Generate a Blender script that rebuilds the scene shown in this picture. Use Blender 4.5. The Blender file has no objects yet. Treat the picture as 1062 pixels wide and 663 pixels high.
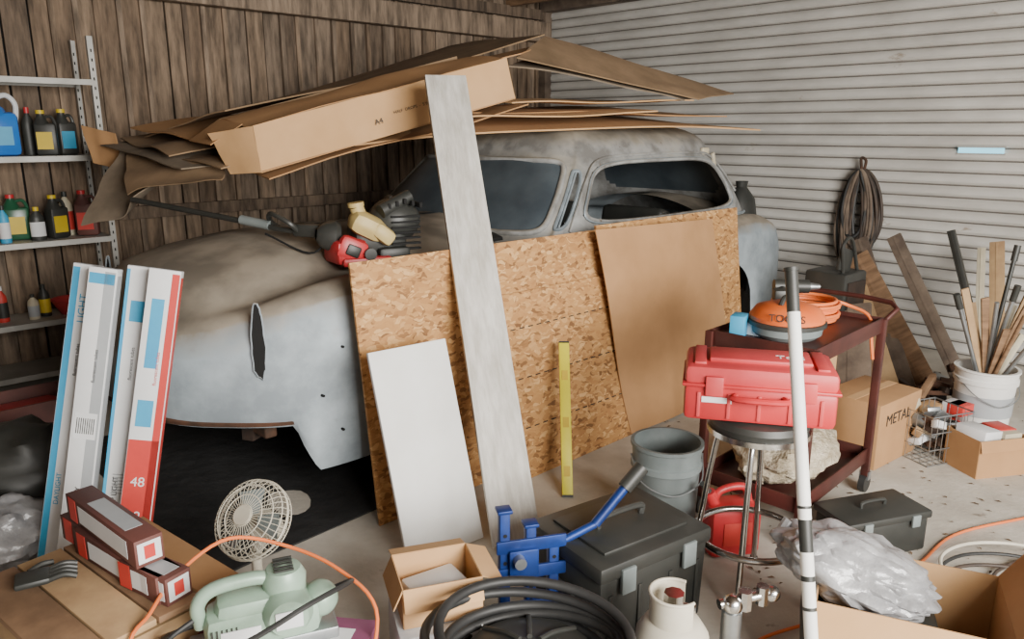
import bpy, bmesh, math, random
from mathutils import Vector, Matrix, Euler, noise
random.seed(7)
V=Vector
R=math.radians
# ---------------------------------------------------------------- materials
def mat(name,c1,c2=None,scale=6,rough=.7,metal=0,bump=0,stretch=(1,1,1),dust=None,dustlo=.45,trans=0,emit=None,lo=.35,hi=.65,bscale=None,spec=None,spots=None,spotscale=9,spotlo=.66):
    m=bpy.data.materials.new(name); m.use_nodes=True
    nt=m.node_tree; n=nt.nodes; l=nt.links
    b=n['Principled BSDF']
    b.inputs['Roughness'].default_value=rough; b.inputs['Metallic'].default_value=metal
    if spec is not None: b.inputs['Specular IOR Level'].default_value=spec
    if trans: b.inputs['Transmission Weight'].default_value=trans
    tc=n.new('ShaderNodeTexCoord'); mp=n.new('ShaderNodeMapping'); mp.inputs['Scale'].default_value=stretch
    l.new(tc.outputs['Object'],mp.inputs['Vector'])
    nz=n.new('ShaderNodeTexNoise'); nz.inputs['Scale'].default_value=scale; nz.inputs['Detail'].default_value=8; nz.inputs['Roughness'].default_value=.6
    l.new(mp.outputs[0],nz.inputs['Vector'])
    cr=n.new('ShaderNodeValToRGB'); e=cr.color_ramp.elements
    if c2 is None: c2=tuple(x*.82 for x in c1)
    e[0].position=lo; e[0].color=(*c2,1); e[1].position=hi; e[1].color=(*c1,1)
    l.new(nz.outputs['Fac'],cr.inputs[0]); out=cr.outputs[0]
    if dust:
        g=n.new('ShaderNodeNewGeometry'); s=n.new('ShaderNodeSeparateXYZ'); l.new(g.outputs['Normal'],s.inputs[0])
        mr=n.new('ShaderNodeMapRange'); mr.inputs[1].default_value=dustlo; mr.inputs[2].default_value=dustlo+.35
        ad=n.new('ShaderNodeMath'); ad.operation='MULTIPLY_ADD'; ad.inputs[1].default_value=1.1
        l.new(nz.outputs['Fac'],ad.inputs[0]); l.new(s.outputs['Z'],ad.inputs[2])
        sb=n.new('ShaderNodeMath'); sb.operation='SUBTRACT'; sb.inputs[1].default_value=.55
        l.new(ad.outputs[0],sb.inputs[0]); l.new(sb.outputs[0],mr.inputs[0])
        dn=n.new('ShaderNodeTexNoise'); dn.inputs['Scale'].default_value=3.5; dn.inputs['Detail'].default_value=9
        l.new(mp.outputs[0],dn.inputs['Vector'])
        dr=n.new('ShaderNodeValToRGB'); dr.color_ramp.elements[0].position=.38; dr.color_ramp.elements[1].position=.62
        dr.color_ramp.elements[0].color=(*tuple(x*.62 for x in dust),1); dr.color_ramp.elements[1].color=(*tuple(x*1.3 for x in dust),1)
        l.new(dn.outputs['Fac'],dr.inputs[0])
        mx=n.new('ShaderNodeMixRGB'); l.new(dr.outputs[0],mx.inputs[2])
        l.new(mr.outputs[0],mx.inputs[0]); l.new(out,mx.inputs[1]); out=mx.outputs[0]
    if spots:
        sn=n.new('ShaderNodeTexNoise'); sn.inputs['Scale'].default_value=spotscale; sn.inputs['Detail'].default_value=10; sn.inputs['Roughness'].default_value=.7
        l.new(mp.outputs[0],sn.inputs['Vector'])
        sr=n.new('ShaderNodeMapRange'); sr.inputs[1].default_value=spotlo; sr.inputs[2].default_value=spotlo+.06
        l.new(sn.outputs['Fac'],sr.inputs[0])
        sx=n.new('ShaderNodeMixRGB'); sx.inputs[2].default_value=(*spots,1)
        l.new(sr.outputs[0],sx.inputs[0]); l.new(out,sx.inputs[1]); out=sx.outputs[0]
    l.new(out,b.inputs['Base Color'])
    if bump:
        nb=n.new('ShaderNodeTexNoise'); nb.inputs['Scale'].default_value=bscale or scale*4; nb.inputs['Detail'].default_value=5
        l.new(mp.outputs[0],nb.inputs['Vector'])
        bp=n.new('ShaderNodeBump'); bp.inputs['Strength'].default_value=bump; bp.inputs['Distance'].default_value=.02
        l.new(nb.outputs['Fac'],bp.inputs['Height']); l.new(bp.outputs[0],b.inputs['Normal'])
    if emit:
        b.inputs['Emission Color'].default_value=(*c1,1); b.inputs['Emission Strength'].default_value=emit
    return m
def osb_mat():
    m=bpy.data.materials.new('osb'); m.use_nodes=True; nt=m.node_tree; n=nt.nodes; l=nt.links
    b=n['Principled BSDF']; b.inputs['Roughness'].default_value=.75
    tc=n.new('ShaderNodeTexCoord')
    nzd=n.new('ShaderNodeTexNoise'); nzd.inputs['Scale'].default_value=14
    l.new(tc.outputs['Object'],nzd.inputs['Vector'])
    va=n.new('ShaderNodeVectorMath'); va.operation='MULTIPLY_ADD'; va.inputs[1].default_value=(.06,0,.06)
    l.new(nzd.outputs['Color'],va.inputs[0]); l.new(tc.outputs['Object'],va.inputs[2])
    prev=None
    for ang,sc in ((20,(26,1,62)),(-50,(28,1,60)),(80,(30,1,70))):
        mp=n.new('ShaderNodeMapping'); mp.inputs['Scale'].default_value=sc; mp.inputs['Rotation'].default_value=(0,R(ang),0)
        l.new(va.outputs[0],mp.inputs['Vector'])
        vo=n.new('ShaderNodeTexVoronoi'); vo.inputs['Scale'].default_value=1.0
        l.new(mp.outputs[0],vo.inputs['Vector'])
        sp=n.new('ShaderNodeSeparateXYZ'); l.new(vo.outputs['Color'],sp.inputs[0])
        cr=n.new('ShaderNodeValToRGB'); e=cr.color_ramp.elements
        e[0].position=0; e[0].color=(.19,.085,.03,1); e[1].position=1; e[1].color=(.66,.40,.17,1)
        k=e.new(.25); k.color=(.42,.205,.07,1); k=e.new(.75); k.color=(.50,.265,.095,1)
        l.new(sp.outputs[0],cr.inputs[0])
        if prev is None: prev=(cr.outputs[0],sp)
        else:
            mx=n.new('ShaderNodeMixRGB'); 
            gt=n.new('ShaderNodeMath'); gt.operation='GREATER_THAN'; gt.inputs[1].default_value=.55
            l.new(sp.outputs[1],gt.inputs[0]); l.new(gt.outputs[0],mx.inputs[0])
            l.new(prev[0],mx.inputs[1]); l.new(cr.outputs[0],mx.inputs[2]); prev=(mx.outputs[0],sp)
    l.new(prev[0],b.inputs['Base Color'])
    return m
OSB=osb_mat()
CARD=mat('cardboard',(.46,.255,.115),(.38,.205,.088),3,.85)
CARDL=mat('cardboard_light',(.61,.37,.18),(.53,.31,.14),3,.85)
CARDD=mat('cardboard_dusty',(.30,.195,.11),(.20,.13,.07),4,.9)
CARDG=mat('cardboard_greybrown',(.24,.185,.13),(.15,.115,.08),5,.9)
BLUECAR=mat('primer_blue_paint',(.41,.47,.51),(.25,.29,.32),2.6,.7,lo=.40,hi=.60,dust=(.25,.215,.17),dustlo=.24,bump=.15,bscale=6,spots=(.14,.085,.06),spotscale=6,spotlo=.655)
ROOFCAR=mat('dusty_roof_paint',(.35,.355,.35),(.17,.165,.155),5,.65,lo=.40,hi=.60,dust=(.27,.245,.20),dustlo=.5,bump=.1,bscale=7,spots=(.12,.08,.055),spotscale=8,spotlo=.635)
GLASSD=mat('dirty_windshield',(.080,.10,.115),(.045,.058,.07),3,.4,spec=.5)
BLACK=mat('black_void',(.006,.006,.006),None,5,.9)
RUST=mat('rusty_metal',(.13,.06,.035),(.05,.03,.02),9,.8,.3)
RUSTD=mat('rust_dark',(.05,.03,.022),(.02,.015,.012),9,.8,.2)
CHROME=mat('chrome',(.65,.65,.65),(.45,.44,.42),8,.22,1)
STEEL=mat('galvanised_steel',(.42,.44,.45),(.28,.30,.31),7,.4,.85)
TRIM=mat('trim_bluegrey',(.36,.42,.46),(.2,.24,.27),8,.45,.3)
CREAM=mat('cream_paint',(.62,.56,.42),(.48,.42,.30),5,.5)
RUBBER=mat('black_rubber',(.018,.018,.018),(.03,.03,.03),8,.55)
PLBLK=mat('black_plastic',(.022,.024,.022),(.04,.04,.036),4,.45)
GREYPL=mat('grey_plastic',(.16,.19,.19),(.22,.25,.25),5,.5)
RED=mat('red_plastic',(.55,.03,.035),(.42,.025,.03),3,.4)
REDF=mat('faded_red_plastic',(.60,.06,.06),(.48,.04,.05),4,.5)
WHITEP=mat('white_paint_board',(.84,.84,.82),(.74,.73,.70),3,.6)
PLANK=mat('whitewashed_plank',(.68,.655,.61),(.46,.43,.38),7,.75,stretch=(4,4,.8),bump=.15)
PAPERW=mat('white_print_card',(.76,.77,.78),(.68,.69,.70),4,.6)
PBLUE=mat('blue_print',(.04,.30,.55),(.05,.38,.62),4,.5)
PRED=mat('red_print',(.62,.05,.04),None,4,.5)
PGREY=mat('grey_print',(.42,.44,.46),None,4,.5)
PBLACK=mat('black_print',(.02,.02,.02),None,4,.6)
YEL=mat('yellow_paint',(.80,.72,.04),(.70,.62,.03),5,.5)
ORANGE=mat('orange_plastic',(.80,.17,.03),(.65,.12,.025),4,.45)
ORCORD=mat('orange_cord',(.85,.20,.05),None,4,.5)
MAROON=mat('maroon_steel',(.10,.028,.022),(.055,.018,.015),6,.45,.3)
MINT=mat('mint_green_casting',(.34,.47,.37),(.24,.34,.26),6,.4,.1)
IVORY=mat('ivory_plastic',(.62,.58,.48),(.5,.46,.37),5,.5)
BLUEST=mat('blue_steel',(.015,.05,.24),(.010,.025,.12),7,.4,.3)
GREYBAG=mat('grey_plastic_bag',(.42,.42,.43),(.20,.20,.21),6,.3,.1,bump=1.0,bscale=9)
CLEARBAG=mat('sack_of_stuffing',(.64,.56,.43),(.36,.29,.19),22,.5,bump=.8)
WOOD=mat('old_wood',(.28,.165,.09),(.15,.085,.045),5,.8,stretch=(1,1,6))
WOODL=mat('light_wood',(.48,.32,.165),(.34,.21,.11),6,.8)
WOODG=mat('grey_wood',(.20,.15,.11),(.09,.065,.05),6,.85)
HOSE=mat('brown_hose',(.075,.05,.035),(.03,.022,.018),8,.6)
YELCAP=mat('aged_yellow_plastic',(.58,.45,.19),(.48,.36,.14),6,.5)
BROWNBOX=mat('brown_red_box',(.14,.05,.04),(.09,.035,.03),6,.6)
GREENB=mat('green_bottle',(.02,.10,.05),None,5,.3)
BLUEJ=mat('blue_fluid_jug',(.03,.16,.55),(.04,.20,.62),4,.15)
YELL=mat('label_yellow',(.7,.5,.03),None,4,.5)
SHELFM=mat('shelf_steel',(.50,.49,.46),(.34,.33,.30),4,.5,.2)
PURP=mat('purple_card',(.22,.06,.13),None,4,.6)
CARSHADE=mat('under_car_shade_sheet',(.035,.035,.036),(.02,.02,.02),5,.65,bump=.5,bscale=12)  # near-black, colour stands in for shade under the car
# ---------------------------------------------------------------- builder
def frame(o,ang,tilt=0,roll=0):
    return Matrix.Translation(V(o))@Matrix.Rotation(R(ang),4,'Z')@Matrix.Rotation(R(-tilt),4,'X')@Matrix.Rotation(R(roll),4,'Y')
def axisframe(o,top,xd=(1,0,0)):
    z=(V(top)-V(o)).normalized(); x=V(xd); x=(x-z*x.dot(z)).normalized(); y=z.cross(x)
    m=Matrix.Identity(4)
    for i in range(3):
        m[i][0]=x[i]; m[i][1]=y[i]; m[i][2]=z[i]; m[i][3]=o[i]
    return m
def smoothpts(pts,n=6,closed=False):
    P=[V(p) for p in pts]
    if len(P)<3: return P
    out=[]; L=len(P)
    rng=range(L) if closed else range(L-1)
    for i in rng:
        if closed: a,b,c,d=P[i-1],P[i],P[(i+1)%L],P[(i+2)%L]
        else:
            b,c=P[i],P[i+1]; a=P[i-1] if i>0 else b*2-c; d=P[i+2] if i+2<L else c*2-b
        for k in range(n):
            t=k/n
            out.append(.5*((2*b)+(c-a)*t+(2*a-5*b+4*c-d)*t*t+(-a+3*b-3*c+d)*t**3))
    if not closed: out.append(P[-1])
    return out
class B:
    def __init__(s,name,loc=(0,0,0),rz=0,M=None):
        s.name=name; s.bm=bmesh.new(); s.mats=[]; s.M=M if M is not None else Matrix.Translation(V(loc))@Matrix.Rotation(R(rz),4,'Z')
    def mi(s,m):
        if m not in s.mats: s.mats.append(m)
        return s.mats.index(m)
    def merge(s,t,m,M=None):
        if m is not None:
            i=s.mi(m)
            for f in t.faces: f.material_index=i
        if M is not None: t.transform(M)
        me=bpy.data.meshes.new('tmp'); t.to_mesh(me); t.free(); s.bm.from_mesh(me); bpy.data.meshes.remove(me)
        return s
    def box(s,c,d,m,rot=(0,0,0),bev=0,taper=None):
        t=bmesh.new(); bmesh.ops.create_cube(t,size=1)
        for v in t.verts:
            v.co=V((v.co.x*d[0],v.co.y*d[1],v.co.z*d[2]))
            if taper and v.co.z>0: v.co.x*=taper; v.co.y*=taper
        if bev: bmesh.ops.bevel(t,geom=t.edges[:],offset=bev,segments=2,affect='EDGES',profile=.5)
        return s.merge(t,m,Matrix.Translation(V(c))@Euler([R(a) for a in rot]).to_matrix().to_4x4())
    def cyl(s,p,q,r,m,r2=None,seg=20,caps=True):
        p=V(p);q=V(q); d=q-p
        t=bmesh.new(); bmesh.ops.create_cone(t,cap_ends=caps,segments=seg,radius1=r,radius2=r if r2 is None else r2,depth=d.length)
        return s.merge(t,m,Matrix.Translation((p+q)/2)@d.to_track_quat('Z','Y').to_matrix().to_4x4())
    def sph(s,c,r,m,seg=20,rot=(0,0,0),disp=0,dsc=3,disp2=0):
        if not hasattr(r,'__len__'): r=(r,r,r)
        t=bmesh.new(); bmesh.ops.create_uvsphere(t,u_segments=seg,v_segments=max(8,seg*2//3),radius=1)
        for v in t.verts:
            if disp:
                k=1+disp*noise.noise(v.co*dsc+V(c)*7)
                if disp2: k+=disp2*abs(noise.noise(v.co*dsc*2.2+V(c)*3))
                v.co*=k
            v.co=V((v.co.x*r[0],v.co.y*r[1],v.co.z*r[2]))
        return s.merge(t,m,Matrix.Translation(V(c))@Euler([R(a) for a in rot]).to_matrix().to_4x4())
    def tube(s,pts,r,m,seg=8,n=6,closed=False,smooth=True):
        P=smoothpts(pts,n,closed) if smooth else [V(p) for p in pts]
        t=bmesh.new(); rings=[]; N=len(P); up=None
        for i in range(N):
            if closed: d=P[(i+1)%N]-P[i-1]
            else: d=P[min(i+1,N-1)]-P[max(i-1,0)]
            if d.length<1e-9: d=V((0,0,1))
            d.normalize()
            if up is None: up=d.orthogonal().normalized()
            up=(up-d*up.dot(d)); 
            if up.length<1e-6: up=d.orthogonal()
            up.normalize(); sd=d.cross(up)
            rings.append([t.verts.new(P[i]+r*(math.cos(a)*up+math.sin(a)*sd)) for a in [2*math.pi*k/seg for k in range(seg)]])
        for i in range(N if closed else N-1):
            a=rings[i]; b=rings[(i+1)%N]
            off=0
            if closed and i==N-1:
                off=min(range(seg),key=lambda o:(a[0].co-b[o].co).length)
            for k in range(seg): t.faces.new((a[k],a[(k+1)%seg],b[(k+1+off)%seg],b[(k+off)%seg]))
        if not closed: t.faces.new(rings[0][::-1]); t.faces.new(rings[-1])
        return s.merge(t,m)
    def lathe(s,prof,m,c=(0,0,0),seg=28,rot=(0,0,0),sc=(1,1)):
        t=bmesh.new(); rings=[]
        for r,z in prof:
            rings.append([t.verts.new((max(r,1e-4)*math.cos(2*math.pi*k/seg)*sc[0],max(r,1e-4)*math.sin(2*math.pi*k/seg)*sc[1],z)) for k in range(seg)])
        for a,b in zip(rings,rings[1:]):
            for k in range(seg): t.faces.new((a[k],a[(k+1)%seg],b[(k+1)%seg],b[k]))
        return s.merge(t,m,Matrix.Translation(V(c))@Euler([R(a) for a in rot]).to_matrix().to_4x4())
    def sheet(s,p00,p10,p11,p01,th,m,nu=10,nv=8,wob=0,bend=0,seed=0,m2=None):
        t=bmesh.new(); p=[V(x) for x in (p00,p10,p11,p01)]
        nrm=(p[1]-p[0]).cross(p[3]-p[0]).normalized()
        g=[[None]*(nv+1) for _ in range(nu+1)]; h=[[None]*(nv+1) for _ in range(nu+1)]
        for i in range(nu+1):
            for j in range(nv+1):
                a=i/nu;b=j/nv
                q=p[0]*(1-a)*(1-b)+p[1]*a*(1-b)+p[2]*a*b+p[3]*(1-a)*b
                q=q+nrm*(wob*noise.noise(V((a*2.3+seed,b*2.1-seed*2,seed*.7)))+bend*(1-(2*a-1)**2))
                g[i][j]=t.verts.new(q); h[i][j]=t.verts.new(q-nrm*th)
        for i in range(nu):
            for j in range(nv):
                t.faces.new((g[i][j],g[i+1][j],g[i+1][j+1],g[i][j+1])); t.faces.new((h[i][j],h[i][j+1],h[i+1][j+1],h[i+1][j]))
        for i in range(nu):
            t.faces.new((g[i+1][0],g[i][0],h[i][0],h[i+1][0])); t.faces.new((g[i][nv],g[i+1][nv],h[i+1][nv],h[i][nv]))
        for j in range(nv):
            t.faces.new((g[0][j],g[0][j+1],h[0][j+1],h[0][j])); t.faces.new((g[nu][j+1],g[nu][j],h[nu][j],h[nu][j+1]))
        return s.merge(t,m)
    def text(s,txt,size,M,m,sx=1):
        c=bpy.data.curves.new('t','FONT'); c.body=txt; c.size=size; c.extrude=.0006; c.align_x='CENTER'; c.align_y='CENTER'
        o=bpy.data.objects.new('t',c); bpy.context.scene.collection.objects.link(o)
        dg=bpy.context.evaluated_depsgraph_get(); me=bpy.data.meshes.new_from_object(o.evaluated_get(dg))
        t=bmesh.new(); t.from_mesh(me); bpy.data.objects.remove(o); bpy.data.meshes.remove(me)
        return s.merge(t,m,M@Matrix.Diagonal((sx,1,1,1)))
    def openbox(s,c,d,m,th=.004,flap=.1,fang=(40,40,40,40),rz=0,inner=None,flapm=None):
        x,y,z=d; cx,cy,cz=c; fm=flapm or m
        Mz=Matrix.Rotation(R(rz),4,'Z')
        def bx(cc,dd,mm,rot=(0,0,0)):
            t=bmesh.new(); bmesh.ops.create_cube(t,size=1)
            for v in t.verts: v.co=V((v.co.x*dd[0],v.co.y*dd[1],v.co.z*dd[2]))
            s.merge(t,mm,Matrix.Translation(V(c))@Mz@Matrix.Translation(V(cc))@Euler([R(a) for a in rot]).to_matrix().to_4x4())
        bx((0,0,-z/2+th/2),(x,y,th),m)
        bx((0,-y/2,0),(x,th,z),m); bx((0,y/2,0),(x,th,z),m); bx((-x/2,0,0),(th,y,z),m); bx((x/2,0,0),(th,y,z),m)
        for i,(a) in enumerate(fang):
            if a is None: continue
            ra=R(a)
            w=flap
            if i==0: bx((0,-y/2-math.cos(ra)*w/2,z/2+math.sin(ra)*w/2),(x,w,th),fm,(-a,0,0))
            if i==1: bx((0,y/2+math.cos(ra)*w/2,z/2+math.sin(ra)*w/2),(x,w,th),fm,(a,0,0))
            if i==2: bx((-x/2-math.cos(ra)*w/2,0,z/2+math.sin(ra)*w/2),(w,y,th),fm,(0,a,0))
            if i==3: bx((x/2+math.cos(ra)*w/2,0,z/2+math.sin(ra)*w/2),(w,y,th),fm,(0,-a,0))
        return s
    def done(s,sharp=38,mods=None):
        bm=s.bm; bmesh.ops.recalc_face_normals(bm,faces=bm.faces)
        ca=R(sharp)
        for f in bm.faces: f.smooth=True
        for e in bm.edges:
            if len(e.link_faces)==2 and e.calc_face_angle(0)>ca: e.smooth=False
        me=bpy.data.meshes.new(s.name); bm.to_mesh(me); bm.free()
        for m in s.mats: me.materials.append(m)
        o=bpy.data.objects.new(s.name,me); bpy.context.scene.collection.objects.link(o); o.matrix_world=s.M
        return o
FRONT=lambda x,y,z: Matrix.Translation((x,y,z))@Matrix.Rotation(R(90),4,'X')
# ---------------------------------------------------------------- room
A=V((.719,.695,0)); Bd=V((-.695,.719,0)); ANG=44.03
CORN=V((.37,8.98,0))
CONC=mat('concrete_floor',(.60,.56,.49),(.40,.365,.31),2.2,.85,bump=.15,bscale=40,spots=(.16,.13,.10),spotscale=3,spotlo=.64)
t=B('floor'); t.box((0,4,-.05),(14,14,.1),CONC,rot=(0,0,44)); t.done()
CEILM=mat('ceiling_boards',(.14,.10,.07),(.08,.06,.04),5,.9)
t=B('ceiling',M=frame(CORN+V((0,0,3.08)),ANG)); t.box((-3.9,-4.7,.03),(8.2,9.6,.06),CEILM)
for i in range(8): t.box((-.6-i*1.0,-4.7,-.07),(.05,9.4,.14),WOOD)
t.done()
t=B('wall_back',M=frame(CORN,ANG))
wm=[mat('weathered_board_%d'%i,c,tuple(x*.33 for x in c),5,.85,stretch=(4,4,.6),bump=.3) for i,c in enumerate([(.26,.18,.12),(.33,.235,.16),(.21,.15,.105),(.29,.215,.155),(.38,.28,.20)])]
x=0
while x<7.9:
    w=random.uniform(.13,.19)
    t.box((-x-w/2,.02+random.uniform(-.012,.012),1.53),(w-.014,.025,3.06),random.choice(wm))
    if random.random()<.6: t.box((-x,-.005,1.53),(.035,.035,3.06),random.choice(wm))
    x+=w
t.box((-4,.06,1.53),(8,.03,3.06),BLACK)
t.done()
t=B('trim_1',M=frame(CORN,ANG)); t.box((-3.95,-.09,2.72),(7.8,.10,.2),wm[4],rot=(0,0,0),bev=.006); t.box((-3.95,-.05,2.9),(7.8,.06,.1),wm[2]);
t.box((-3.95,-.06,1.1),(7.8,.05,.09),wm[2]); t.done()
SHUT=mat('roller_shutter_steel',(.68,.66,.62),(.52,.50,.465),1.6,.5,.05,stretch=(1,1,2.5),spots=(.36,.30,.24),spotscale=2.2,spotlo=.63)
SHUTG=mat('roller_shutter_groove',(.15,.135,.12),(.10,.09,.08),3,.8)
t=B('wall_right',M=frame(CORN,ANG-90))
per=.092; z=0; Ln=7.6; segs=8
while z<3.06:
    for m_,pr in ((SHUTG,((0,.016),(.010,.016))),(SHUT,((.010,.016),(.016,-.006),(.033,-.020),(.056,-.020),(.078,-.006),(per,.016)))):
        tm=bmesh.new(); rows=[[tm.verts.new((Ln*k/segs,dy,z+dz)) for k in range(segs+1)] for dz,dy in pr]
        for a,b in zip(rows,rows[1:]):
            for k in range(segs): tm.faces.new((a[k],a[k+1],b[k+1],b[k]))
        t.merge(tm,m_)
    z+=per
t.box((Ln/2,.12,1.53),(Ln,.03,3.06),BLACK)
t.done(sharp=35)
t=B('trim_2',M=frame(CORN,ANG-90)); t.box((.05,-.06,1.53),(.1,.1,3.06),WOODG); t.box((3.8,-.08,3.0),(7.5,.14,.14),WOODG); t.done()
LW=CORN-A*7.8
t=B('added_light_block_wall',M=frame(LW,ANG-90)); t.box((3.2,0,1.53),(6.4,.08,3.06),wm[2]);  # unseen wall, added to block light from the left
for i in range(12): t.box((.25+i*.55,.05,1.53),(.05,.03,3.06),wm[i%5])
t.done()
# ---------------------------------------------------------------- car
def half(keys,n=7): return smoothpts([(a,b,0) for a,b in keys],n)
def build_car():
    t=B('classic_car',(-.92,3.06,0),45); cw=1.0
    keys=[(-.44,0),(-.42,.3),(-.34,.58),(-.17,.80),(-.03,.92),(.08,.965),(.20,.985),(.36,.995),(.62,1.0),(.75,1.0),(.9,1.0),(1.05,1.0),(1.2,1.0),(1.38,1.0),(1.7,1),(2.2,1),(2.7,1),(3.1,1.0),(3.25,1.0),(3.4,1),(3.6,1),(3.8,1.0),(4.05,.995),(4.35,.97),(4.56,.87),(4.67,.64),(4.70,.3),(4.71,0)]
    H=half(keys,5)
    out=[(p.x,p.y) for p in H]+[(p.x,-p.y) for p in reversed(H[1:-1])]
    N=len(out)
    def zb(s):
        z=.45
        if s>.03: z=.45-.23*min(1,(s-.03)/.09)**.7
        for c in (1.02,3.55):
            if abs(s-c)<.42: z=max(z,.36+math.sqrt(.42**2-(s-c)**2)*.95)
        if s>4.0: z=.3
        return z
    def drop(s): return .17*max(0,(.45-s)/.85)**1.6+.20*max(0,(s-4.0)/.7)**2
    def ztop(s,d):
        d=abs(d)
        if d>.80: z=1.055+.035*math.sin((1-d)/.2*math.pi)
        elif d>.62: z=1.055-.028*math.sin((.8-d)/.18*math.pi)
        else: z=1.055+.14*(1-(d/.62)**2)**.8
        return z-drop(s)+.010*noise.noise(V((s*2.5,d*3,1)))
    lev=[(0,.03),(.06,.02),(.12,.012),(.3,.004),(.5,0),(.68,0),(.82,.006),(.92,.02)]
    lev2=[(1.0,.035),(1.03,.055),(1.05,.085)]
    tops=[.11,.14,.17,.2,.24,.28,.32,.36,.40,.45,.52,.6,.7,.8,.9,.97]
    tm=bmesh.new(); rings=[]
    def pos(s0,d0,f):
        cs=min(max(s0,.75),3.9)
        return cs+(s0-cs)*(1-f), d0*(1-f)
    for tt,f in lev:
        r=[]
        for s0,d0 in out:
            dent=.012*noise.noise(V((s0*2.2,d0*2,tt*2.5)))
            s,d=pos(s0,d0,f+dent); b=zb(s0) if abs(d0)>.55 else (.45 if s0<2 else .4)
            z=b+(.98-b)*tt; z-=drop(s0)*tt
            r.append(tm.verts.new((s,cw-d,z)))
        rings.append(r)
    for z0,f in lev2:
        rings.append([tm.verts.new((pos(s0,d0,f)[0],cw-pos(s0,d0,f)[1],z0-drop(s0))) for s0,d0 in out])
    ntop=len(rings)
    for f in tops:
        r=[]
        for s0,d0 in out:
            s,d=pos(s0,d0,f); e=min(1,(f-.085)/.12)
            r.append(tm.verts.new((s,cw-d,(1-e)*(1.055-drop(s0))+e*ztop(s,d))))
        rings.append(r)
    for k,(a,b) in enumerate(zip(rings,rings[1:])):
        for i in range(N):
            j=(i+1)%N
            c=(a[i].co+a[j].co+b[i].co+b[j].co)/4
            if k>=ntop-1 and 1.95<c.x<3.75 and abs(c.y-cw)<.72: continue
            tm.faces.new((a[i],a[j],b[j],b[i]))
    bmesh.ops.recalc_face_normals(tm,faces=tm.faces)
    t.merge(tm,BLUECAR)
    t.box((1.05,cw,1.175),(.95,.09,.03),BLUECAR,bev=.008)
    for sg in (-1,1):
        pts=[(s,cw+sg*.71*(1 if s>.3 else .9),ztop(s,.71)+.001) for s in (.2,.5,.8,1.1,1.45)]
        t.tube(pts,.005,BLACK,seg=5)
    for sg in (1,-1):
        M=Matrix.Translation((-.072,cw-sg*.882,.85))@Matrix.Rotation(R(sg*55),4,'Z')@Matrix.Rotation(R(4),4,'Y')
        pts=[]
        for k in range(36):
            an=2*math.pi*k/36
            q=1+.16*noise.noise(V((math.cos(an)*3,math.sin(an)*3,4)))
            pts.append(M@V((-.006,q*.026*math.copysign(abs(math.cos(an))**.75,math.cos(an))*(1-.25*math.sin(an)),q*.155*math.sin(an))))
        t.tube(pts,.005,BLUECAR,seg=6,closed=True,smooth=False)
        t.tube([M@((M.inverted()@p)*.97+V((-.001,0,0))) for p in pts],.0035,RUST,seg=5,closed=True,smooth=False)
        dm=bmesh.new(); vs=[dm.verts.new(p+ (M.to_3x3()@V((-.004,0,0)))) for p in pts]; dm.faces.new(vs)
        t.merge(dm,BLACK)
    near=[(p.x+.03,cw-p.y*.97,.47) for p in H if p.x<.04]
    t.tube(near,.016,RUST,seg=6,smooth=False)
    t.tube([(x,2*cw-y,z) for x,y,z in near],.016,RUST,seg=6,smooth=False)
    for (s,z) in ((.15,.58),(.24,.40),(.26,.78)):
        t.cyl((s,cw-.96,z),(s,cw-1.000,z),.006,BLACK,seg=8)
    for w in (.55,1.45): t.box((2.2,w,.36),(4.1,.07,.11),RUSTD)
    for s in (.25,1.0,2.2,3.5,4.2): t.box((s,1.0,.38),(.08,1.2,.08),RUSTD)
    t.box((.02,1.0,.40),(.06,1.5,.10),RUST,bev=.01)
    t.box((-.12,.62,.39),(.10,.5,.05),RUSTD,bev=.01,rot=(0,0,40)); t.box((.2,.5,.34),(.5,.06,.06),RUSTD,rot=(0,0,25))
    t.box((2.3,1.0,.46),(3.6,1.7,.02),RUSTD)
    for s in (1.02,3.55):
        t.cyl((s,.2,.32),(s,1.8,.32),.035,RUSTD)
        for w in (.2,1.8):
            t.lathe([(.17,-.09),(.29,-.09),(.32,-.06),(.325,0),(.32,.06),(.29,.09),(.17,.09),(.17,-.09)],RUBBER,(s,w,.325),rot=(90,0,0))
            t.cyl((s,w-.05,.325),(s,w+.05,.325),.175,RUSTD)
    # greenhouse
    bk=[(1.50,0),(1.52,.42),(1.62,.71),(1.74,.82),(1.90,.87),(3.0,.88),(3.85,.85),(4.12,.74),(4.26,.42),(4.28,0)]
    rk=[(2.02,0),(2.04,.34),(2.10,.54),(2.20,.63),(2.32,.67),(3.0,.70),(3.60,.67),(3.78,.57),(3.89,.32),(3.91,0)]
    n=14; hb=half(bk,n); hr=half(rk,n)
    def full(h): return [(p.x,p.y) for p in h]+[(p.x,-p.y) for p in reversed(h[1:-1])]
    fb=full(hb); fr=full(hr); NN=len(fb); K=len(hb)-1
    zs=[1.02,1.08]+[1.12+.0275*k for k in range(16)]+[1.55]
    tm=bmesh.new(); rings=[]
    def gp(i,z):
        g=(z-1.08)/.50; g=max(g,-.1); bul=.045*math.sin(max(0,min(1,g))*math.pi)
        s=fb[i][0]*(1-g)+fr[i][0]*g; d=fb[i][1]*(1-g)+fr[i][1]*g
        return s,d*(1+bul)
    for z in zs:
        rings.append([tm.verts.new((gp(i,z)[0],cw-gp(i,z)[1],z)) for i in range(NN)])
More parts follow.
